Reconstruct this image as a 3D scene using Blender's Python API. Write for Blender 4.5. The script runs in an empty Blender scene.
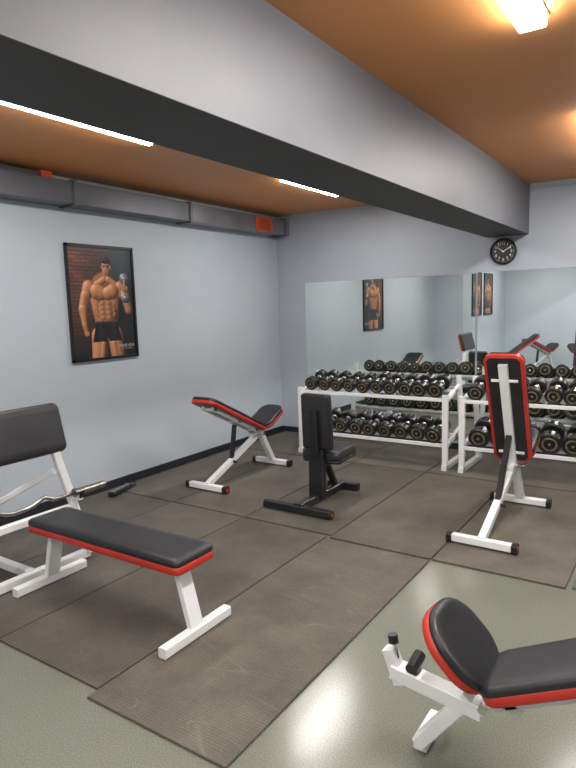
import bpy, math, numpy as np, random
from mathutils import Matrix, Vector
random.seed(4); np.random.seed(4)
scene=bpy.context.scene
XL,YB,ZC=-4.33,6.31,2.71
XR,YR=2.6,-2.6

# ------------------------------------------------------------------ materials
def new_mat(name):
    m=bpy.data.materials.new(name); m.use_nodes=True
    nt=m.node_tree; b=nt.nodes['Principled BSDF']; return m,nt,b
def noise_mat(name,c1,c2,scale=5,rough=.6,metal=0.0,bump=0.0,bscale=200,detail=4,lo=.35,hi=.65,spec=.5,coat=0):
    m,nt,b=new_mat(name)
    tc=nt.nodes.new('ShaderNodeTexCoord'); n=nt.nodes.new('ShaderNodeTexNoise')
    n.inputs['Scale'].default_value=scale; n.inputs['Detail'].default_value=detail
    nt.links.new(tc.outputs['Object'],n.inputs['Vector'])
    r=nt.nodes.new('ShaderNodeValToRGB'); r.color_ramp.elements[0].position=lo; r.color_ramp.elements[1].position=hi
    r.color_ramp.elements[0].color=(*c1,1); r.color_ramp.elements[1].color=(*c2,1)
    nt.links.new(n.outputs['Fac'],r.inputs['Fac']); nt.links.new(r.outputs['Color'],b.inputs['Base Color'])
    b.inputs['Roughness'].default_value=rough; b.inputs['Metallic'].default_value=metal
    b.inputs['Specular IOR Level'].default_value=spec
    if coat: b.inputs['Coat Weight'].default_value=coat; b.inputs['Coat Roughness'].default_value=.2
    if bump:
        n2=nt.nodes.new('ShaderNodeTexNoise'); n2.inputs['Scale'].default_value=bscale; n2.inputs['Detail'].default_value=3
        nt.links.new(tc.outputs['Object'],n2.inputs['Vector'])
        bp=nt.nodes.new('ShaderNodeBump'); bp.inputs['Strength'].default_value=bump; bp.inputs['Distance'].default_value=.004
        nt.links.new(n2.outputs['Fac'],bp.inputs['Height']); nt.links.new(bp.outputs['Normal'],b.inputs['Normal'])
    return m
def emit_mat(name,col,s):
    m,nt,b=new_mat(name); b.inputs['Base Color'].default_value=(*col,1)
    b.inputs['Emission Color'].default_value=(*col,1); b.inputs['Emission Strength'].default_value=s; return m

M={}
M['wall']=noise_mat('wall_paint_blue_grey',(.47,.53,.59),(.50,.56,.62),1.5,.5,bump=.12,bscale=60)
M['wall2']=noise_mat('wall_paint_grey',(.39,.43,.49),(.42,.46,.52),1.5,.5,bump=.12,bscale=60)
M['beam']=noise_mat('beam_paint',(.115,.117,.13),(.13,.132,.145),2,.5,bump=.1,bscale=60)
M['beamu']=noise_mat('beam_underside_dark',(.048,.048,.052),(.056,.056,.060),2,.6)  # downward faces of the beam get a darker tone than its sides
M['ceil']=noise_mat('ceiling_orange_paint',(.62,.26,.082),(.68,.285,.092),1.2,.5,bump=.1,bscale=50)
M['white']=noise_mat('white_powder_coat',(.80,.81,.82),(.84,.85,.86),8,.3)
M['blackm']=noise_mat('black_powder_coat',(.012,.012,.014),(.02,.02,.022),8,.3)
M['vinyl']=noise_mat('black_vinyl',(.013,.013,.015),(.020,.020,.023),6,.34,bump=.25,bscale=260)
M['vinyl2']=noise_mat('charcoal_vinyl',(.018,.018,.020),(.028,.028,.031),6,.34,bump=.25,bscale=260)
M['red']=noise_mat('red_vinyl',(.48,.026,.016),(.58,.036,.022),6,.4,bump=.15,bscale=260)
M['rubber']=noise_mat('black_rubber',(.008,.008,.009),(.018,.018,.019),20,.33)
M['chrome']=noise_mat('chrome',(.62,.62,.62),(.72,.72,.70),8,.22,metal=1)
M['hub']=noise_mat('dumbbell_hub_steel',(.30,.30,.29),(.44,.43,.41),8,.28,metal=1)
M['label']=noise_mat('dumbbell_label',(.15,.125,.06),(.30,.25,.13),30,.45,metal=.3)
M['duct']=noise_mat('duct_metal_grey',(.105,.11,.13),(.145,.15,.175),3,.42,metal=.25)
M['duct2']=noise_mat('duct_metal_bright',(.19,.195,.22),(.30,.31,.34),2.2,.3,metal=.5)
M['vent']=noise_mat('vent_orange_red',(.60,.08,.02),(.70,.10,.03),6,.5)
M['base']=noise_mat('baseboard_black',(.012,.013,.02),(.02,.02,.03),6,.5)
M['frame']=noise_mat('poster_frame_black',(.008,.008,.008),(.015,.015,.015),10,.3)
M['clockf']=noise_mat('clock_face_black',(.006,.006,.006),(.01,.01,.01),10,.3)
M['clockw']=noise_mat('clock_white',(.8,.8,.8),(.85,.85,.85),10,.4)
M['lamp']=emit_mat('lamp_diffuser',(1,.98,.95),42)
M['mirror']=noise_mat('mirror_glass',(.90,.95,.93),(.91,.96,.94),1,.0,metal=1)
M['mback']=noise_mat('mirror_edge',(.25,.3,.29),(.3,.35,.33),5,.3)
M['grey']=noise_mat('grey_plastic',(.2,.2,.2),(.25,.25,.25),5,.5)

# floor: grey-green speckled linoleum
m,nt,b=new_mat('floor_linoleum'); M['floor']=m
tc=nt.nodes.new('ShaderNodeTexCoord')
n1=nt.nodes.new('ShaderNodeTexNoise'); n1.inputs['Scale'].default_value=170; n1.inputs['Detail'].default_value=3
n2=nt.nodes.new('ShaderNodeTexNoise'); n2.inputs['Scale'].default_value=1.3; n2.inputs['Detail'].default_value=7
r1=nt.nodes.new('ShaderNodeValToRGB'); r1.color_ramp.elements[0].position=.34; r1.color_ramp.elements[1].position=.64
r1.color_ramp.elements[0].color=(.150,.160,.128,1); r1.color_ramp.elements[1].color=(.235,.245,.200,1)
mx=nt.nodes.new('ShaderNodeMixRGB'); mx.blend_type='MULTIPLY'; mx.inputs['Fac'].default_value=1
r2=nt.nodes.new('ShaderNodeValToRGB'); r2.color_ramp.elements[0].position=.15; r2.color_ramp.elements[1].position=.85
r2.color_ramp.elements[0].color=(.74,.75,.71,1); r2.color_ramp.elements[1].color=(1.0,1.0,1.0,1)
for n in (n1,n2): nt.links.new(tc.outputs['Object'],n.inputs['Vector'])
nt.links.new(n1.outputs['Fac'],r1.inputs['Fac']); nt.links.new(n2.outputs['Fac'],r2.inputs['Fac'])
nt.links.new(r1.outputs['Color'],mx.inputs[1]); nt.links.new(r2.outputs['Color'],mx.inputs[2])
nt.links.new(mx.outputs['Color'],b.inputs['Base Color'])
b.inputs['Roughness'].default_value=.19; b.inputs['Specular IOR Level'].default_value=.55
bp=nt.nodes.new('ShaderNodeBump'); bp.inputs['Strength'].default_value=.07; bp.inputs['Distance'].default_value=.002
nt.links.new(n1.outputs['Fac'],bp.inputs['Height']); nt.links.new(bp.outputs['Normal'],b.inputs['Normal'])

# rubber mats: ribs, dust and a few faint thin scuffs
def mat_mat(name,tint,seed,scr):
    m,nt,b=new_mat(name); L=nt.links.new
    tc=nt.nodes.new('ShaderNodeTexCoord')
    mp=nt.nodes.new('ShaderNodeMapping'); mp.inputs['Location'].default_value=(seed,seed*.7,0); L(tc.outputs['Object'],mp.inputs['Vector'])
    n=nt.nodes.new('ShaderNodeTexNoise'); n.inputs['Scale'].default_value=2.6; n.inputs['Detail'].default_value=9; n.inputs['Roughness'].default_value=.66
    L(mp.outputs['Vector'],n.inputs['Vector'])
    r=nt.nodes.new('ShaderNodeValToRGB'); r.color_ramp.elements[0].position=.3; r.color_ramp.elements[1].position=.7
    r.color_ramp.elements[0].color=(.072*tint[0],.065*tint[1],.052*tint[2],1); r.color_ramp.elements[1].color=(.150*tint[0],.136*tint[1],.110*tint[2],1)
    L(n.outputs['Fac'],r.inputs['Fac'])
    w=nt.nodes.new('ShaderNodeTexWave'); w.wave_type='BANDS'; w.bands_direction='Y'; w.inputs['Scale'].default_value=22
    w.inputs['Distortion'].default_value=0; L(tc.outputs['Object'],w.inputs['Vector'])
    fine=nt.nodes.new('ShaderNodeTexNoise'); fine.inputs['Scale'].default_value=230; L(mp.outputs['Vector'],fine.inputs['Vector'])
    mul=nt.nodes.new('ShaderNodeMixRGB'); mul.blend_type='MULTIPLY'; mul.inputs['Fac'].default_value=.25
    L(r.outputs['Color'],mul.inputs[1]); L(w.outputs['Color'],mul.inputs[2])
    m2=nt.nodes.new('ShaderNodeMixRGB'); m2.blend_type='OVERLAY'; m2.inputs['Fac'].default_value=.8
    L(mul.outputs['Color'],m2.inputs[1]); L(fine.outputs['Fac'],m2.inputs[2])
    last=m2.outputs['Color']
    nk=8 if scr>.3 else 4
    for k in range(nk):
        rot=(k*1.13+seed)%3.1
        mm=nt.nodes.new('ShaderNodeMapping'); mm.inputs['Rotation'].default_value=(0,0,rot); mm.inputs['Scale'].default_value=(.35,2.4,1); mm.inputs['Location'].default_value=(seed*3+k*5.3,k*3.7,0)
        L(tc.outputs['Object'],mm.inputs['Vector'])
        nn=nt.nodes.new('ShaderNodeTexNoise'); nn.inputs['Scale'].default_value=1.8; nn.inputs['Detail'].default_value=0; L(mm.outputs['Vector'],nn.inputs['Vector'])
        s=nt.nodes.new('ShaderNodeMath'); s.operation='SUBTRACT'; s.inputs[1].default_value=.44+.03*(k%5); L(nn.outputs['Fac'],s.inputs[0])
        a=nt.nodes.new('ShaderNodeMath'); a.operation='ABSOLUTE'; L(s.outputs[0],a.inputs[0])
        lt=nt.nodes.new('ShaderNodeMapRange'); lt.inputs['From Min'].default_value=.0; lt.inputs['From Max'].default_value=.0035; lt.inputs['To Min'].default_value=1; lt.inputs['To Max'].default_value=0
        L(a.outputs[0],lt.inputs['Value'])
        msk=nt.nodes.new('ShaderNodeTexNoise'); msk.inputs['Scale'].default_value=4; msk.inputs['Detail'].default_value=4; L(mm.outputs['Vector'],msk.inputs['Vector'])
        mk=nt.nodes.new('ShaderNodeMapRange'); mk.inputs['From Min'].default_value=.47; mk.inputs['From Max'].default_value=.66; L(msk.outputs['Fac'],mk.inputs['Value'])
        pr=nt.nodes.new('ShaderNodeMath'); pr.operation='MULTIPLY'; L(lt.outputs['Result'],pr.inputs[0]); L(mk.outputs['Result'],pr.inputs[1])
        pz=nt.nodes.new('ShaderNodeMath'); pz.operation='MULTIPLY'; pz.inputs[1].default_value=scr; L(pr.outputs[0],pz.inputs[0])
        mz=nt.nodes.new('ShaderNodeMixRGB'); mz.inputs[2].default_value=(.27,.25,.215,1); L(pz.outputs[0],mz.inputs['Fac']); L(last,mz.inputs[1]); last=mz.outputs['Color']
    L(last,b.inputs['Base Color']); b.inputs['Roughness'].default_value=.55; b.inputs['Specular IOR Level'].default_value=.4
    bp=nt.nodes.new('ShaderNodeBump'); bp.inputs['Strength'].default_value=.45; bp.inputs['Distance'].default_value=.003
    L(w.outputs['Fac'],bp.inputs['Height']); L(bp.outputs['Normal'],b.inputs['Normal'])
    return m

# ------------------------------------------------------------------ geometry accumulator
class Geo:
    def __init__(s,mats): s.v=[];s.f=[];s.m=[];s.sm=[];s.mats=mats
    def add(s,vs,fs,m,smooth=False):
        o=len(s.v); s.v+= [tuple(x) for x in vs]
        for i,f in enumerate(fs):
            s.f.append([o+k for k in f]); s.m.append(m[i] if isinstance(m,list) else m); s.sm.append(smooth)
    def box(s,a,b,m=0,ch=.004):
        a=Vector(a);b=Vector(b);c=(a+b)/2
        s.beam((c.x,a.y,c.z),(c.x,b.y,c.z),abs(b.x-a.x),abs(b.z-a.z),m,ch)
    def beam(s,p1,p2,w,h,m=0,ch=.005,up=(0,0,1)):
        p1=Vector(p1);p2=Vector(p2);d=(p2-p1).normalized();up=Vector(up)
        if abs(d.dot(up))>.98: up=Vector((0,1,0))
        sd=d.cross(up).normalized();u=sd.cross(d).normalized()
        a,b_=w/2,h/2; ch=min(ch,a*.9,b_*.9)
        cs=[(a-ch,-b_),(a,-b_+ch),(a,b_-ch),(a-ch,b_),(-a+ch,b_),(-a,b_-ch),(-a,-b_+ch),(-a+ch,-b_)]
        vs=[p+sd*x+u*y for p in (p1,p2) for x,y in cs]
        fs=[(i,(i+1)%8,8+(i+1)%8,8+i) for i in range(8)]+[tuple(range(7,-1,-1)),tuple(range(8,16))]
        s.add(vs,fs,m)
    def cyl(s,p1,p2,r,m=0,n=16,r2=None,smooth=True):
        p1=Vector(p1);p2=Vector(p2);d=(p2-p1).normalized();up=Vector((0,0,1))
        if abs(d.dot(up))>.98: up=Vector((1,0,0))
        sd=d.cross(up).normalized();u=sd.cross(d); r2=r if r2 is None else r2
        vs=[p+(sd*math.cos(2*math.pi*i/n)+u*math.sin(2*math.pi*i/n))*rr for p,rr in ((p1,r),(p2,r2)) for i in range(n)]
        s.add(vs,[(i,(i+1)%n,n+(i+1)%n,n+i) for i in range(n)],m,smooth)
        s.add(vs,[tuple(range(n-1,-1,-1)),tuple(range(n,2*n))],m,False)
    def path(s,pts,r,m=0,n=12):
        P=[Vector(p) for p in pts];vs=[]
        for i,p in enumerate(P):
            d=(P[min(i+1,len(P)-1)]-P[max(i-1,0)]).normalized()
            sd=d.cross(Vector((0,0,1))).normalized();u=sd.cross(d)
            vs+=[p+(sd*math.cos(2*math.pi*k/n)+u*math.sin(2*math.pi*k/n))*r for k in range(n)]
        fs=[(j*n+i,j*n+(i+1)%n,(j+1)*n+(i+1)%n,(j+1)*n+i) for j in range(len(P)-1) for i in range(n)]
        fs+=[tuple(range(n-1,-1,-1)),tuple(range((len(P)-1)*n,len(P)*n))]
        s.add(vs,fs,m,True)
    def lathe(s,prof,T,ms,n=18):
        vs=[];fs=[];mm=[]
        for (y,r) in prof:
            for k in range(n):
                a=2*math.pi*k/n; vs.append(T@Vector((r*math.cos(a),y,r*math.sin(a))))
        for j in range(len(prof)-1):
            for i in range(n): fs.append((j*n+i,(j+1)*n+i,(j+1)*n+(i+1)%n,j*n+(i+1)%n)); mm.append(ms[j])
        s.add(vs,fs,mm,False)
    def pad(s,T,W,L,th,rad,red=1,blk=0,taper=0.0,redfrac=.5,nseg=10):
        def loop(ins,z):
            hw,hl,r=W/2-ins,L/2-ins,max(rad-ins,.004); pts=[]
            for cx,cy,a0 in ((hw-r,hl-r,0),(-hw+r,hl-r,90),(-hw+r,-hl+r,180),(hw-r,-hl+r,270)):
                for k in range(nseg+1):
                    a=math.radians(a0+90*k/nseg); x=cx+r*math.cos(a);y=cy+r*math.sin(a)
                    x*=1-taper*(y/L+.5); pts.append(T@Vector((x,y,z)))
            return pts
        rf=redfrac*th
        R=[(.022,0,red),(.0215,.001,red),(.006,0,red),(0,.006,red),(0,rf-.004,red),(.003,rf,red),(.0045,rf+.001,blk),(-.001,rf+.006,blk),(0,rf+(th-rf)*.45,blk),(.004,rf+(th-rf)*.72,blk),(.012,th*.93,blk),(.026,th*.985,blk),(.05,th,blk)]
        vs=[];n=4*(nseg+1)
        for ins,z,_ in R: vs+=loop(ins,z)
        fs=[];mm=[]
        for j in range(len(R)-1):
            for i in range(n): fs.append((j*n+i,j*n+(i+1)%n,(j+1)*n+(i+1)%n,(j+1)*n+i)); mm.append(R[j+1][2] if j!=5 else blk)
        s.add(vs,fs,mm,True)
        o=len(vs)-n
        s.add(vs[:n],[tuple(range(n-1,-1,-1))],blk,False); s.add(vs[o:],[tuple(range(n))],blk,True)
    def obj(s,name,parent=None,loc=(0,0,0)):
        me=bpy.data.meshes.new(name); me.from_pydata(s.v,[],s.f); 
        for k in s.mats: me.materials.append(M[k] if isinstance(k,str) else k)
        me.polygons.foreach_set('material_index',s.m); me.polygons.foreach_set('use_smooth',s.sm)
        me.update(); me.validate()
        o=bpy.data.objects.new(name,me); scene.collection.objects.link(o); o.location=loc
        if parent: o.parent=parent
        return o
def empty(name,loc=(0,0,0),rz=0):
    e=bpy.data.objects.new(name,None); e.empty_display_size=.1; e.location=loc; e.rotation_euler=(0,0,rz); scene.collection.objects.link(e); return e
def sbox(name,a,b,mats,ch=0.0005):
    g=Geo(mats if isinstance(mats,list) else [mats]); g.box(a,b,0,ch); return g.obj(name)

# ------------------------------------------------------------------ room shell
sbox('floor',(XL-.2,YR-.2,-.1),(XR+.2,YB+.2,0),'floor')
sbox('ceiling',(XL-.2,YR-.2,ZC),(XR+.2,YB+.2,ZC+.12),'ceil')
sbox('wall_left',(XL-.2,YR-.2,0),(XL,YB+.2,ZC),'wall')
sbox('wall_left_return',(XL,YR,0),(-3.74,.7,ZC),'wall')
sbox('wall_back',(XL,YB,0),(XR,YB+.2,ZC),'wall2')
sbox('wall_right',(XR,YR-.2,0),(XR+.2,YB+.2,ZC),'wall')
sbox('wall_rear',(XL,YR-.2,0),(XR,YR,ZC),'wall')
sbox('baseboard_left',(XL,.7,0),(XL+.018,YB,.075),'base')
sbox('baseboard_back',(XL+.018,YB-.018,0),(XR,YB,.075),'base')
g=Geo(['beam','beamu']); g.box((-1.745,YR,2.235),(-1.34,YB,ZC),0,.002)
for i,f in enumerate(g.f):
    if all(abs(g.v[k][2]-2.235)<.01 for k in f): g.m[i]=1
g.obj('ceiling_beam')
g=Geo(['wall2']); g.cyl((-1.34,YB-.012,2.665),(XR,YB-.012,2.665),.010,0); g.obj('trim_1')
g=Geo(['blackm','grey']); g.box((-4.16,.70,2.18),(-4.00,.82,2.30),0,.01); g.cyl((-4.08,.82,2.24),(-4.08,.825,2.24),.045,1); g.obj('wall_speaker')

# ------------------------------------------------------------------ mats on the floor
def rmat(x0,x1,y0,y1,tint,seed,scr,h=.012,rot=0):
    me=mat_mat('rubber_mat_surface',tint,seed,scr)
    g=Geo([me]); cx,cy=(x0+x1)/2,(y0+y1)/2
    g.box((x0-cx,y0-cy,0),(x1-cx,y1-cy,h),0,.003)
    o=g.obj('rubber_floor_mat',None,(cx,cy,0.0)); o.rotation_euler=(0,0,rot); return o
mats=[(-4.26,-3.53,1.50,3.46),(-3.52,-2.78,1.50,3.47),(-2.77,-2.03,1.50,3.46),(-2.02,-1.275,1.44,3.42),
 (-4.26,-3.53,3.49,5.28),(-3.52,-2.78,3.49,5.27),(-2.77,-2.01,3.49,5.28),(-2.00,-1.275,3.45,5.27),(-1.265,-.50,3.45,5.28),(-.47,.30,3.47,5.28),
 (-4.26,-3.53,5.30,6.28),(-3.52,-2.78,5.30,6.28),(-2.77,-2.01,5.30,6.28),(-2.0,-1.275,5.30,6.28),(-1.265,-.5,5.30,6.28),(-.47,.3,5.30,6.28)]
for i,(a,b_,c,d) in enumerate(mats):
    t=1+random.uniform(-.14,.12); w=1+random.uniform(-.02,.05)
    if i==3: t*=.92
    rmat(a,b_,c,d,(t*w,t,t/w),i*3.7,.2 if i!=3 else .42)

# ------------------------------------------------------------------ mirrors
def mirror(x0,x1,z0,z1):
    e=empty('wall_mirror',((x0+x1)/2,YB,0)); w=(x1-x0)/2
    g=Geo(['mback']); g.box((-w,-.010,z0),(w,-.001,z1),0,.001); g.obj('backing',e)
    g=Geo(['mirror']); g.add([(-w+.003,-.0115,z0+.003),(w-.003,-.0115,z0+.003),(w-.003,-.0115,z1-.003),(-w+.003,-.0115,z1-.003)],[(0,1,2,3)],0); g.obj('glass',e)
mirror(-3.93,-1.845,.12,1.885); mirror(-1.83,.25,.12,1.895)

# ------------------------------------------------------------------ duct
e=empty('ventilation_duct',(XL,0,0))
g=Geo(['duct','duct2'])
g.box((0,.72,2.465),(.19,3.2,2.64),0,.004); g.box((0,3.2,2.465),(.19,4.55,2.64),0,.004)
g.box((0,4.55,2.465),(.192,YB-.002,2.64),1,.004)
for y in (1.95,3.2,4.55,6.2): g.box((0,y-.018,2.452),(.205,y+.018,2.655),0,.003)
g.box((0,.72,2.64),(.12,2.95,2.69),0,.004)
g.obj('duct_body',e)
g=Geo(['vent','blackm']); g.box((.192,5.62,2.47),(.203,5.93,2.63),0,.002)
for k in range(6): g.box((.2035,5.66,2.487+k*.022),(.206,5.89,2.496+k*.022),1,.0008)
g.obj('vent_grille',e)
g=Geo(['vent']); g.box((.121,2.93,2.645),(.16,3.02,2.695),0,.003); g.obj('orange_sign',e)  # tiny orange sign above the duct

# ------------------------------------------------------------------ lights
def fixture(x,y0,y1,w,power,rz=0,drop=.032):
    L=y1-y0; e=empty('fluorescent_ceiling_light',(x,(y0+y1)/2,ZC),rz)
    g=Geo(['white']); g.box((-w/2,-L/2,-.012),(w/2,L/2,0),0,.003); g.obj('housing',e)
    g=Geo(['lamp']); g.box((-w*.44,-L/2+.01,-drop),(w*.44,L/2-.01,-.0125),0,.006)
    g.obj('diffuser',e)
    ld=bpy.data.lights.new('tube_light','AREA'); ld.shape='RECTANGLE'; ld.size=w; ld.size_y=L; ld.energy=power; ld.color=(1,.975,.94)
    lo=bpy.data.objects.new('tube_light',ld); scene.collection.objects.link(lo); lo.parent=e; lo.location=(0,0,-drop-.008)
fixture(-2.99,1.75,2.95,.05,28,math.radians(1)); fixture(-2.99,4.45,5.45,.05,25)
fixture(-.57,1.45,2.68,.12,29,0,.05); fixture(-.53,4.15,5.4,.12,29,0,.05)
fixture(-.58,-1.2,.1,.12,33); fixture(-2.6,-1.6,-.3,.08,34); fixture(1.4,1.0,2.3,.12,30)  # unseen fixtures added behind and beside the camera to brighten floor and reflections

# ------------------------------------------------------------------ poster (printed picture as vertex colours)
def poster_colors(nx,ny,A):
    xs=(np.arange(nx)+.5)/nx*A; ys=(np.arange(ny)+.5)/ny
    X,Y=np.meshgrid(xs,ys); img=np.zeros((ny,nx,3))
    bh=.034; bw=.09; row=np.floor(Y/bh); bx=(X+(row%2)*bw/2)
    mort=((Y%bh)<.005)|((bx%bw)<.005)
    rnd=np.abs(np.sin(row*12.9+np.floor(bx/bw)*78.2)*43758)%1
    br=np.stack([.13+.10*rnd,.054+.03*rnd,.036+.015*rnd],-1); br[mort]=(.02,.015,.012)
    fade=np.clip(1.1-Y*1.1,0,1)*np.clip(1.15-X*2.3,0,1)
    img=br*fade[...,None]+np.array([.012,.013,.016])
    img+=np.array([.03,.055,.06])*np.exp(-(((X-.55)/.17)**2+((Y-.14)/.2)**2))[...,None]
    l=np.array([-.5,-.55,.67])
    def cap(a,b,ra,rb,col,amb=.2,k=1.35,spec=.25,soft=.0):
        ax,ay=a;bx_,by=b;dx,dy=bx_-ax,by-ay;q=dx*dx+dy*dy+1e-9
        t=np.clip(((X-ax)*dx+(Y-ay)*dy)/q,0,1);r=ra+(rb-ra)*t
        ux=(X-ax-t*dx)/r;uy=(Y-ay-t*dy)/r;d=np.sqrt(ux*ux+uy*uy)
        al=np.clip((1-d)/max(soft,1e-3),0,1)[...,None]
        nz=np.sqrt(np.clip(1-d*d,0,1));nl=np.clip(ux*l[0]+uy*l[1]+nz*l[2],0,1)
        c=np.array(col)*(amb+k*nl**1.3)[...,None]+(spec*nl**14)[...,None]*np.array([1,.8,.6])
        img[:]=img*(1-al)+c*al
    S=(.44,.19,.088); D=(.35,.145,.064); q=.28
    cap((.285,.80),(.265,1.05),.088,.078,S);cap((.46,.80),(.49,1.05),.088,.078,S)
    cap((.32,.88),(.30,1.02),.035,.03,S,soft=.5);cap((.44,.88),(.46,1.02),.035,.03,S,soft=.5)
    cap((.37,.36),(.37,.60),.145,.125,D,k=.95,spec=.0);cap((.25,.40),(.285,.62),.06,.055,S,soft=q);cap((.49,.40),(.46,.62),.06,.055,S,k=.9,soft=q)
    cap((.37,.60),(.37,.70),.128,.122,D,spec=0)
    cap((.40,.22),(.39,.31),.044,.055,D);cap((.28,.335),(.37,.285),.035,.035,S,soft=.2);cap((.50,.335),(.42,.285),.035,.035,S,soft=.2)
    cap((.20,.36),(.18,.41),.07,.06,S);cap((.555,.36),(.575,.41),.07,.06,S,k=1.1)
    cap((.285,.395),(.33,.41),.082,.070,S,soft=.12);cap((.455,.395),(.41,.41),.080,.070,S,soft=.12)
    for nx_ in (.27,.475): cap((nx_,.437),(nx_+.001,.437),.008,.007,(.16,.05,.03),spec=0,soft=.5)
    for r_ in range(4):
        for sx in (-1,1): cap((.37+sx*.034,.505+r_*.044),(.37+sx*.037,.507+r_*.044),.034,.03,S,k=1.0,spec=.10,soft=.45)
    for r_ in range(3):
        for sx in (-1,1): cap((.37+sx*.098,.51+r_*.045),(.37+sx*.088,.53+r_*.045),.02,.016,S,k=.9,spec=.08,soft=.5)
    cap((.37,.645),(.371,.645),.006,.005,(.1,.03,.02),spec=0)
    cap((.165,.43),(.125,.55),.056,.046,S);cap((.150,.44),(.130,.52),.034,.028,S,soft=.5);cap((.125,.55),(.135,.70),.047,.028,S);cap((.135,.70),(.15,.76),.03,.026,D)
    for fx in range(4): cap((.130+fx*.013,.765),(.134+fx*.012,.795-.004*abs(fx-1)),.008,.007,S)
    cap((.60,.42),(.635,.56),.055,.045,S,k=1.1);cap((.635,.57),(.605,.44),.045,.03,S,k=1.1)
    for cx in ((.60,.27),(.60,.45)): cap(cx,(cx[0]+.012,cx[1]+.004),.052,.050,(.16,.16,.17),spec=.5); cap(cx,(cx[0]+.001,cx[1]),.018,.018,(.4,.4,.4))
    cap((.60,.30),(.60,.42),.013,.013,(.3,.3,.3)); cap((.595,.36),(.62,.37),.034,.03,S)
    for fy in range(4): cap((.575,.340+fy*.014),(.605,.340+fy*.014),.008,.007,S)
    hwid=.118+.045*np.clip((Y-.67)/.18,0,1)
    sh=(Y>.665)&(Y<.855)&(np.abs(X-.372)<hwid)&~((Y>.81)&(np.abs(X-.374)<(Y-.81)*.35))
    shade=(.010+.010*np.exp(-((np.abs(X-.372)-.07)/.03)**2))[...,None]*np.array([1,1,1.15])
    img[sh]=shade[sh]
    img[(np.abs(Y-.672)<.007)&(np.abs(X-.372)<.118)]=(.06,.06,.065)
    HR=(.02,.013,.010); F=(.52,.25,.13)
    cap((.402,.132),(.400,.142),.055,.055,HR,spec=.1)
    cap((.400,.158),(.397,.213),.048,.035,F,amb=.35,k=1.0,spec=.06)
    cap((.451,.165),(.449,.185),.010,.008,D);cap((.351,.165),(.352,.183),.008,.007,D)
    cap((.375,.118),(.428,.116),.020,.022,HR,spec=.1)
    for ex in (.380,.416): cap((ex-.008,.168),(ex+.008,.168),.0055,.0055,(.015,.01,.01),spec=0,soft=.2); cap((ex-.013,.156),(ex+.013,.155),.004,.0035,(.03,.015,.012),spec=0,soft=.2)
    cap((.398,.170),(.395,.190),.006,.009,(.58,.29,.16),spec=.2,soft=.4);cap((.390,.199),(.402,.199),.003,.003,(.2,.08,.04),spec=0)
    cap((.382,.213),(.410,.213),.005,.005,(.26,.08,.06),spec=0)
    for i in range(11):
        x0=.50+i*.017; img[(np.abs(X-x0)<.0045)&(np.abs(Y-.905)<.009+.004*(i%3))]=(.35,.35,.32)
    for i in range(8):
        x0=.53+i*.017; img[(np.abs(X-x0)<.0045)&(np.abs(Y-.935)<.007)]=(.2,.2,.18)
    return np.clip(img,0,1)
NX,NY=200,272
PC=poster_colors(NX,NY,.70)
pm,nt,b=new_mat('poster_print'); at=nt.nodes.new('ShaderNodeAttribute'); at.attribute_name='print'
nt.links.new(at.outputs['Color'],b.inputs['Base Color']); b.inputs['Roughness'].default_value=.32
pme=bpy.data.meshes.new('print')
W_,H_=.69,.95
vs=[(-W_/2+W_*i/NX,0,H_/2-H_*j/NY) for j in range(NY+1) for i in range(NX+1)]
fs=[(j*(NX+1)+i,(j+1)*(NX+1)+i,(j+1)*(NX+1)+i+1,j*(NX+1)+i+1) for j in range(NY) for i in range(NX)]
pme.from_pydata(vs,[],fs); ca=pme.color_attributes.new('print','FLOAT_COLOR','CORNER')
buf=np.ones((NY*NX,4,4)); buf[:,:,:3]=PC.reshape(-1,1,3); ca.data.foreach_set('color',buf.reshape(-1)); pme.materials.append(pm); pme.update()
def poster(loc,rz,s=1.0):
    e=empty('framed_bodybuilder_poster',loc,rz); e.scale=(s,1,s)
    o=bpy.data.objects.new('print',pme); scene.collection.objects.link(o); o.parent=e; o.location=(0,-.014,0)
    g=Geo(['frame']); g.box((-.365,-.012,-.5),(.365,-.001,.5),0,.001)
    for a,b_ in (((-.365,-.5),(-.343,.5)),((.343,-.5),(.365,.5)),((-.365,-.5),(.365,-.475)),((-.365,.475),(.365,.5))):
        g.box((a[0],-.024,a[1]),(b_[0],-.012,b_[1]),0,.003)
    g.obj('frame',e)
poster((XL,3.555,1.68),math.pi/2)
poster((-3.74,-.2,1.75),math.pi/2,.9); poster((-3.74,-1.05,1.75),math.pi/2,.9)

# ------------------------------------------------------------------ clock
e=empty('wall_clock',(-1.575,YB,2.085))
g=Geo(['frame','clockf','clockw'])
T=Matrix.Identity(4)
g.lathe([(0,.128),(-.03,.130),(-.038,.124),(-.036,.114),(-.020,.110),(-.020,.0001)],T,[0,0,0,0,1],40)
for k in range(60):
    a=2*math.pi*k/60; r0=.098 if k%5 else .094
    g.beam((r0*math.sin(a),-.0215,r0*math.cos(a)),(.105*math.sin(a),-.0215,.105*math.cos(a)),.0012 if k%5 else .003,.001,2,.0002,up=(0,1,0))
for a,L,w in ((math.radians(305),.052,.007),(math.radians(60),.078,.0055)):
    g.beam((-.012*math.sin(a),-.024,-.012*math.cos(a)),(L*math.sin(a),-.024,L*math.cos(a)),w,.001,2,.0002,up=(0,1,0))
g.cyl((0,-.021,0),(0,-.027,0),.007,2)
g.obj('clock_body',e)
for k in range(1,13):
    a=2*math.pi*k/12; cu=bpy.data.curves.new('numeral','FONT'); cu.body=str(k); cu.size=.038; cu.align_x='CENTER'; cu.align_y='CENTER'
    cu.materials.append(M['clockw']); o=bpy.data.objects.new('numeral_%d'%k,cu); scene.collection.objects.link(o); o.parent=e
    o.location=(.078*math.sin(a),-.0225,.078*math.cos(a)); o.rotation_euler=(math.pi/2,0,0)

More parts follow.
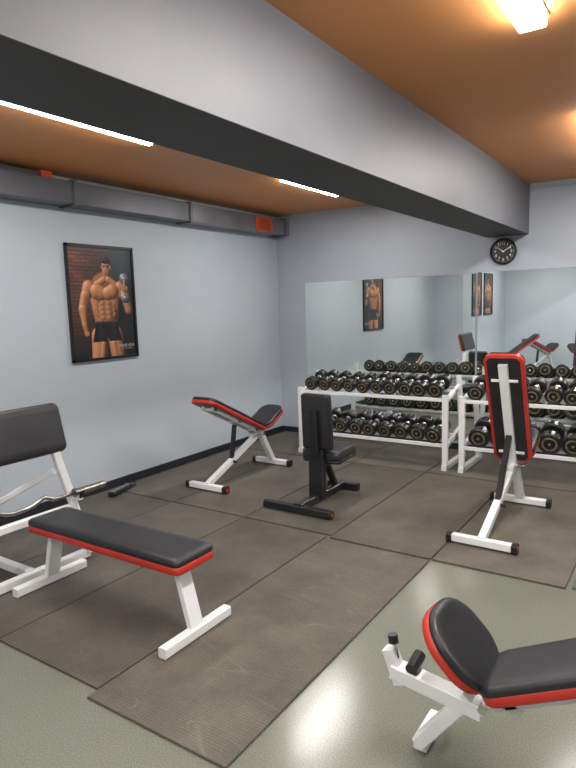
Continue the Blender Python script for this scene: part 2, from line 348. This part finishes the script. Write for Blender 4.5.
# ------------------------------------------------------------------ benches
def pad_T(y0,z0,ang,L,flip=False):
    sgn=-1 if flip else 1
    dy=Vector((0,sgn*math.cos(ang),math.sin(ang))); nz=Vector((0,-sgn*math.sin(ang),math.cos(ang)))
    dx=dy.cross(nz)
    c=Vector((0,y0,z0))+dy*(L/2)
    T=Matrix(((dx.x,dy.x,nz.x,c.x),(dx.y,dy.y,nz.y,c.y),(dx.z,dy.z,nz.z,c.z),(0,0,0,1))); return T
def adjustable_bench(loc,rz,ang,hz=.38,sa=26,sl=.36,bl=.88,foot_r=(-.21,.21),rear_y=1.0,hy=.76,pw=.27,seatw=.27,srad=.10,low_spine=True,half=.21,plate=False):
    e=empty('adjustable_weight_bench',loc,rz); a=math.radians(ang); s_=math.radians(sa)
    g=Geo(['vinyl','red']); g.pad(pad_T(hy-.01,hz+.02,a,bl,True),pw,bl,.065,.06); g.obj('backrest',e)
    g=Geo(['vinyl','red']); g.pad(pad_T(hy+.012,hz+.02,s_,sl),seatw,sl,.065,srad); g.obj('seat',e)
    g=Geo(['white','blackm','chrome'])
    d=Vector((0,-math.cos(a),math.sin(a)));n=Vector((0,math.sin(a),math.cos(a)));h=Vector((0,hy,hz))
    if low_spine:
        g.beam((0,0.0,.045),(0,hy-.03,hz-.035),.05,.05,0,.005)
        base=Vector((0,hy*.46,.045+(hz-.08)*.46)); tgt=h+d*(bl*(.42 if ang<60 else .30))-n*.03
        g.beam(base,tgt,.04,.03,1,.004); g.cyl((-.05,base.y,base.z),(.06,base.y,base.z),.012,1)
        g.beam((-half,0,.035),(half,0,.035),.05,.05,0,.005)
        fy=0
    else:
        q=h+d*(bl*.86)-n*.03
        g.beam(h-n*.03,q,.05,.05,0,.005); g.beam(q,(0,q.y-.08,.05),.05,.05,0,.005); fy=q.y-.08
        g.beam((-half,fy,.035),(half,fy,.035),.05,.05,0,.005)
    g.beam((0,hy-.10,hz-.03),(0,hy+.30*math.cos(s_),hz-.03+.26*math.sin(s_)),.05,.045,0,.005)
    g.beam((0,hy+.06,hz-.03),(0,rear_y,.05),.06,.05,0,.005)
    g.beam((foot_r[0],rear_y,.035),(foot_r[1],rear_y,.035),.05,.05,0,.005)
    if plate:
        g.beam(h+d*(bl*.0)-n*.012,h+d*(bl*.95)-n*.012,.062,.04,0,.004,up=n)
        for t in (.12,.80): g.beam(h+d*(bl*t)+Vector((-.09,0,0)),h+d*(bl*t)+Vector((.09,0,0)),.035,.02,0,.004)
    else:
        for x in (-.055,.055): g.beam(h+Vector((x,0,0)),h+Vector((x,0,0))+d*(bl*.9),.03,.035,0,.004,up=n)
        for t in (.12,.45,.86): g.beam(h+d*(bl*t)+Vector((-.07,0,0)),h+d*(bl*t)+Vector((.07,0,0)),.035,.03,0,.004)
    g.cyl((-.09,hy,hz-.01),(.09,hy,hz-.01),.014,2)
    g.obj('frame',e)
    g=Geo(['rubber','red'])
    for x in (-half,half): g.beam((x-.018,fy,.033),(x+.018,fy,.033),.064,.064,0,.012); g.cyl((x+math.copysign(.018,x),fy,.033),(x+math.copysign(.021,x),fy,.033),.018,1)
    if foot_r[1]>.18:
        for x in foot_r: g.beam((x-.016,rear_y,.033),(x+.016,rear_y,.033),.064,.064,0,.012)
    g.obj('foot_caps',e)
    return e
b3=adjustable_bench((-3.475,3.86,.012),0,26)
b5=adjustable_bench((-1.055,3.78,.012),math.radians(-1),68,plate=True,pw=.27)
b6=adjustable_bench((.27,1.87,0),math.pi/2,27,hz=.32,sa=46,sl=.29,foot_r=(.0,.17),rear_y=1.0,seatw=.30,srad=.125,low_spine=False)
g=Geo(['white','blackm','chrome'])
g.beam((0,.78,.25),(0,1.10,.295),.065,.055,0); g.beam((0,1.07,.25),(0,1.115,.37),.05,.045,0)
g.cyl((0,1.085,.34),(0,1.10,.41),.008,2); g.cyl((0,1.098,.395),(0,1.103,.425),.018,1)
g.cyl((-.03,1.02,.33),(.05,1.02,.345),.022,1)
g.obj('end_post',b6)
adjustable_bench((-2.35,.35,0),math.radians(60),35); adjustable_bench((-1.6,-1.1,0),math.radians(150),30); adjustable_bench((-2.9,-1.2,0),math.radians(200),20)

# flat bench
e=empty('flat_weight_bench',(-2.52,2.03,.012))
T=Matrix.Translation((.015,0,.358))@Matrix.Rotation(math.pi/2,4,'Z')
g=Geo(['vinyl','red']); g.pad(T,.275,1.18,.078,.035); g.obj('seat_pad',e)
g=Geo(['white','blackm'])
g.beam((-.5,0,.335),(.5,0,.335),.06,.045,0)
for s in (-1,1):
    g.beam((s*.49,0,.35),(s*.575,0,.04),.085,.035,0,.004,up=(1,0,0))
    g.beam((s*.58,-.235,.028),(s*.58,.235,.028),.05,.05,0)
    g.box((s*.46-.06,-.10,.346),(s*.46+.06,.10,.357),0,.002)
g.obj('frame',e)

# preacher curl bench with EZ bar
e=empty('preacher_curl_bench',(-3.24,1.97,.012))
Tp=Matrix.Translation((-.02,0,.72))@Matrix.Rotation(math.radians(-14),4,'Y')@Matrix(((0,0,1,0),(1,0,0,0),(0,1,0,0),(0,0,0,1)))
Tp=Tp@Matrix.Translation((0,.16,0))
g=Geo(['vinyl','red']); g.pad(Tp,.64,.31,.07,.045,redfrac=.4); g.obj('arm_pad',e)
g=Geo(['white','blackm'])
g.beam((0.02,-.44,.03),(0.02,.42,.03),.055,.05,0)
for y in (-1,1):
    g.beam((0.04,y*.42,.04),(.0,y*.24,.76),.055,.045,0)
    g.beam((0.0,y*.33,.44),(.11,y*.33,.44),.035,.035,0); g.beam((.115,y*.33,.44),(.125,y*.33,.48),.012,.035,1,up=(0,1,0))
    g.beam((-.01,y*.24,.62),(-.55,0.0,.30),.04,.04,0)
g.beam((-.03,-.26,.80),(-.03,.26,.80),.04,.05,0); g.beam((.01,-.34,.36),(.01,.34,.36),.04,.045,0)
g.beam((.02,0,.05),(-.75,0,.05),.05,.05,0); g.beam((-.62,0,.05),(-.62,0,.42),.05,.05,0); g.beam((-.75,-.2,.03),(-.75,.2,.03),.05,.05,0)
g.obj('frame',e)
g=Geo(['vinyl','red']); g.pad(Matrix.Translation((-.62,0,.42)),.28,.34,.06,.05); g.obj('seat',e)
e2=empty('curl_barbell',(-3.155,1.90,.4835))
pts=[(0,-.38,0),(0,-.30,0),(.0,-.22,.0),(.01,-.16,.035),(.0,-.08,.0),(-.01,-.04,-.01),(-.01,.04,-.01),(0,.08,0),(.01,.16,.035),(0,.22,0),(0,.30,0),(0,.38,0)]
g=Geo(['hub','blackm']); g.path(pts,.0125,0)
for s in (-1,1): g.cyl((0,s*.37,0),(0,s*.385,0),.028,0); g.cyl((0,s*.385,0),(0,s*.60,0),.022,0); g.cyl((0,s*.60,0),(0,s*.607,0),.017,0)
g.obj('bar',e2)

# black shoulder/utility seat
e=empty('utility_bench',(-2.46,3.755,.012))
g=Geo(['vinyl2','blackm']); 
g.pad(pad_T(.31,.43,math.radians(87),.46,True),.27,.46,.065,.03,red=1,blk=0,taper=.04,redfrac=.3); g.obj('backrest',e)
g=Geo(['vinyl2','blackm']); g.pad(pad_T(.345,.315,math.radians(3),.34),.36,.34,.105,.05,red=1,blk=0,redfrac=.22); g.obj('seat',e)
g=Geo(['blackm','red'])
g.beam((-.29,0,.033),(.29,0,.033),.06,.055,0); g.beam((-.13,.72,.033),(.16,.72,.033),.06,.055,0)
g.beam((0,0,.045),(0,.72,.045),.07,.05,0)
g.beam((0,.31,.05),(0,.32,.44),.13,.07,0,.005,up=(0,1,0)); g.beam((0,.30,.29),(0,.68,.29),.06,.04,0)
g.beam((0,.275,.40),(0,.265,.76),.07,.03,0); g.beam((0,.60,.06),(0,.46,.29),.05,.04,0)
for x in (-.295,.295): g.cyl((x-.012,0,.033),(x+.012,0,.033),.032,0); g.cyl((x-.014,0,.033),(x+.014,0,.033),.014,1)
g.obj('frame',e)

# ------------------------------------------------------------------ dumbbell racks
TILT=math.radians(14)
def rack(x0,x1):
    e=empty('dumbbell_rack',((x0+x1)/2,5.42,.012)); w=(x1-x0)/2
    g=Geo(['white','blackm'])
    for s in (-1,1):
        x=s*(w-.02)
        g.beam((x,.02,0),(x,.02,.72),.05,.05,0); g.beam((x,.56,.0),(x,.42,.86),.045,.045,0)
        g.beam((x,-.02,.025),(x,.60,.025),.05,.05,0)
        for z in (.66,.22): g.beam((x,.02,z),(x,.46,z+.11),.04,.04,0)
    for z in (.66,.22):
        for y in (.05,.09+.20):
            zz=z+(y-.02)*math.tan(TILT); g.beam((-w,y,zz),(w,y,zz),.045,.03,0,.004)
        g.beam((-w,.025,z+.012),(w,.025,z+.012),.008,.034,0,.002)
    g.obj('frame',e); return e
def dumbbells(x0,x1,rows,name='dumbbell_set'):
    g=Geo(['rubber','chrome','label'])
    for (z,n,r0,r1) in rows:
        for i in range(n):
            t=i/(n-1); r=(r0+(r1-r0)*t)*random.uniform(.93,1.04); x=x0+(x1-x0)*(i+.5)/n+random.uniform(-.006,.006)
            hl=.055+r*.35; L0=.062; L1=L0+hl
            half=[(L1+.006,.0001),(L1+.006,.011),(L1,.013),(L1,r*.50),(L1-.002,r*.52),(L1-.002,r*.66),(L1,r*.70),(L1,r*.88),(L1-.008,r),(L0+.010,r),(L0,r*.85),(L0,.03),(L0-.008,.017),(L0-.02,.0145)]
            ms=[1,1,0,2,2,0,0,0,0,0,0,1,1]
            prof=half+[(-y,rr) for y,rr in half[::-1]]; mm=ms+[1]+ms[::-1]
            yc=.17+random.uniform(-.012,.012); zc=z+(yc-.02)*math.tan(TILT)+.015/math.cos(TILT)+r+.003
            T=Matrix.Translation((x,5.42+yc,zc+.012))@Matrix.Rotation(TILT,4,'X')@Matrix.Rotation(random.uniform(-.06,.06),4,'Z')
            g.lathe([(y,rr) for y,rr in prof],T,mm,22)
    return g.obj(name)
rack(-3.50,-1.85); dumbbells(-3.44,-1.90,[(.66,10,.070,.077),(.22,9,.080,.085)])
rack(-1.73,.02); dumbbells(-1.67,-.04,[(.66,10,.077,.082),(.22,8,.092,.100)])

# power strip by the wall
e=empty('power_strip',(-4.12,3.44,.012),math.radians(15))
g=Geo(['blackm','grey']); g.box((-.03,-.14,0),(.03,.14,.045),0,.008)
for k in range(4): g.cyl((0,-.1+k*.065,.044),(0,-.1+k*.065,.047),.02,1)
g.path([(0,.14,.02),(.02,.2,.012),(-.05,.3,.012),(-.12,.42,.012)],.006,0)
g.obj('body',e)

# ------------------------------------------------------------------ world + camera
wd=bpy.data.worlds.new('world'); scene.world=wd; wd.use_nodes=True
wd.node_tree.nodes['Background'].inputs[0].default_value=(.5,.55,.6,1); wd.node_tree.nodes['Background'].inputs[1].default_value=.3
cd=bpy.data.cameras.new('camera'); cam=bpy.data.objects.new('camera',cd); scene.collection.objects.link(cam)
cd.sensor_fit='VERTICAL'; cd.sensor_height=24; cd.lens=599.5*24/768; cd.clip_start=.05
R=Matrix.Rotation(math.radians(33.8),4,'Z')@Matrix.Rotation(math.pi/2-math.radians(7.34),4,'X')@Matrix.Rotation(math.radians(-1.7),4,'Z')
cam.matrix_world=Matrix.Translation((0,0,1.6))@R
scene.camera=cam
scene.view_settings.view_transform='Standard'; scene.view_settings.exposure=0.0
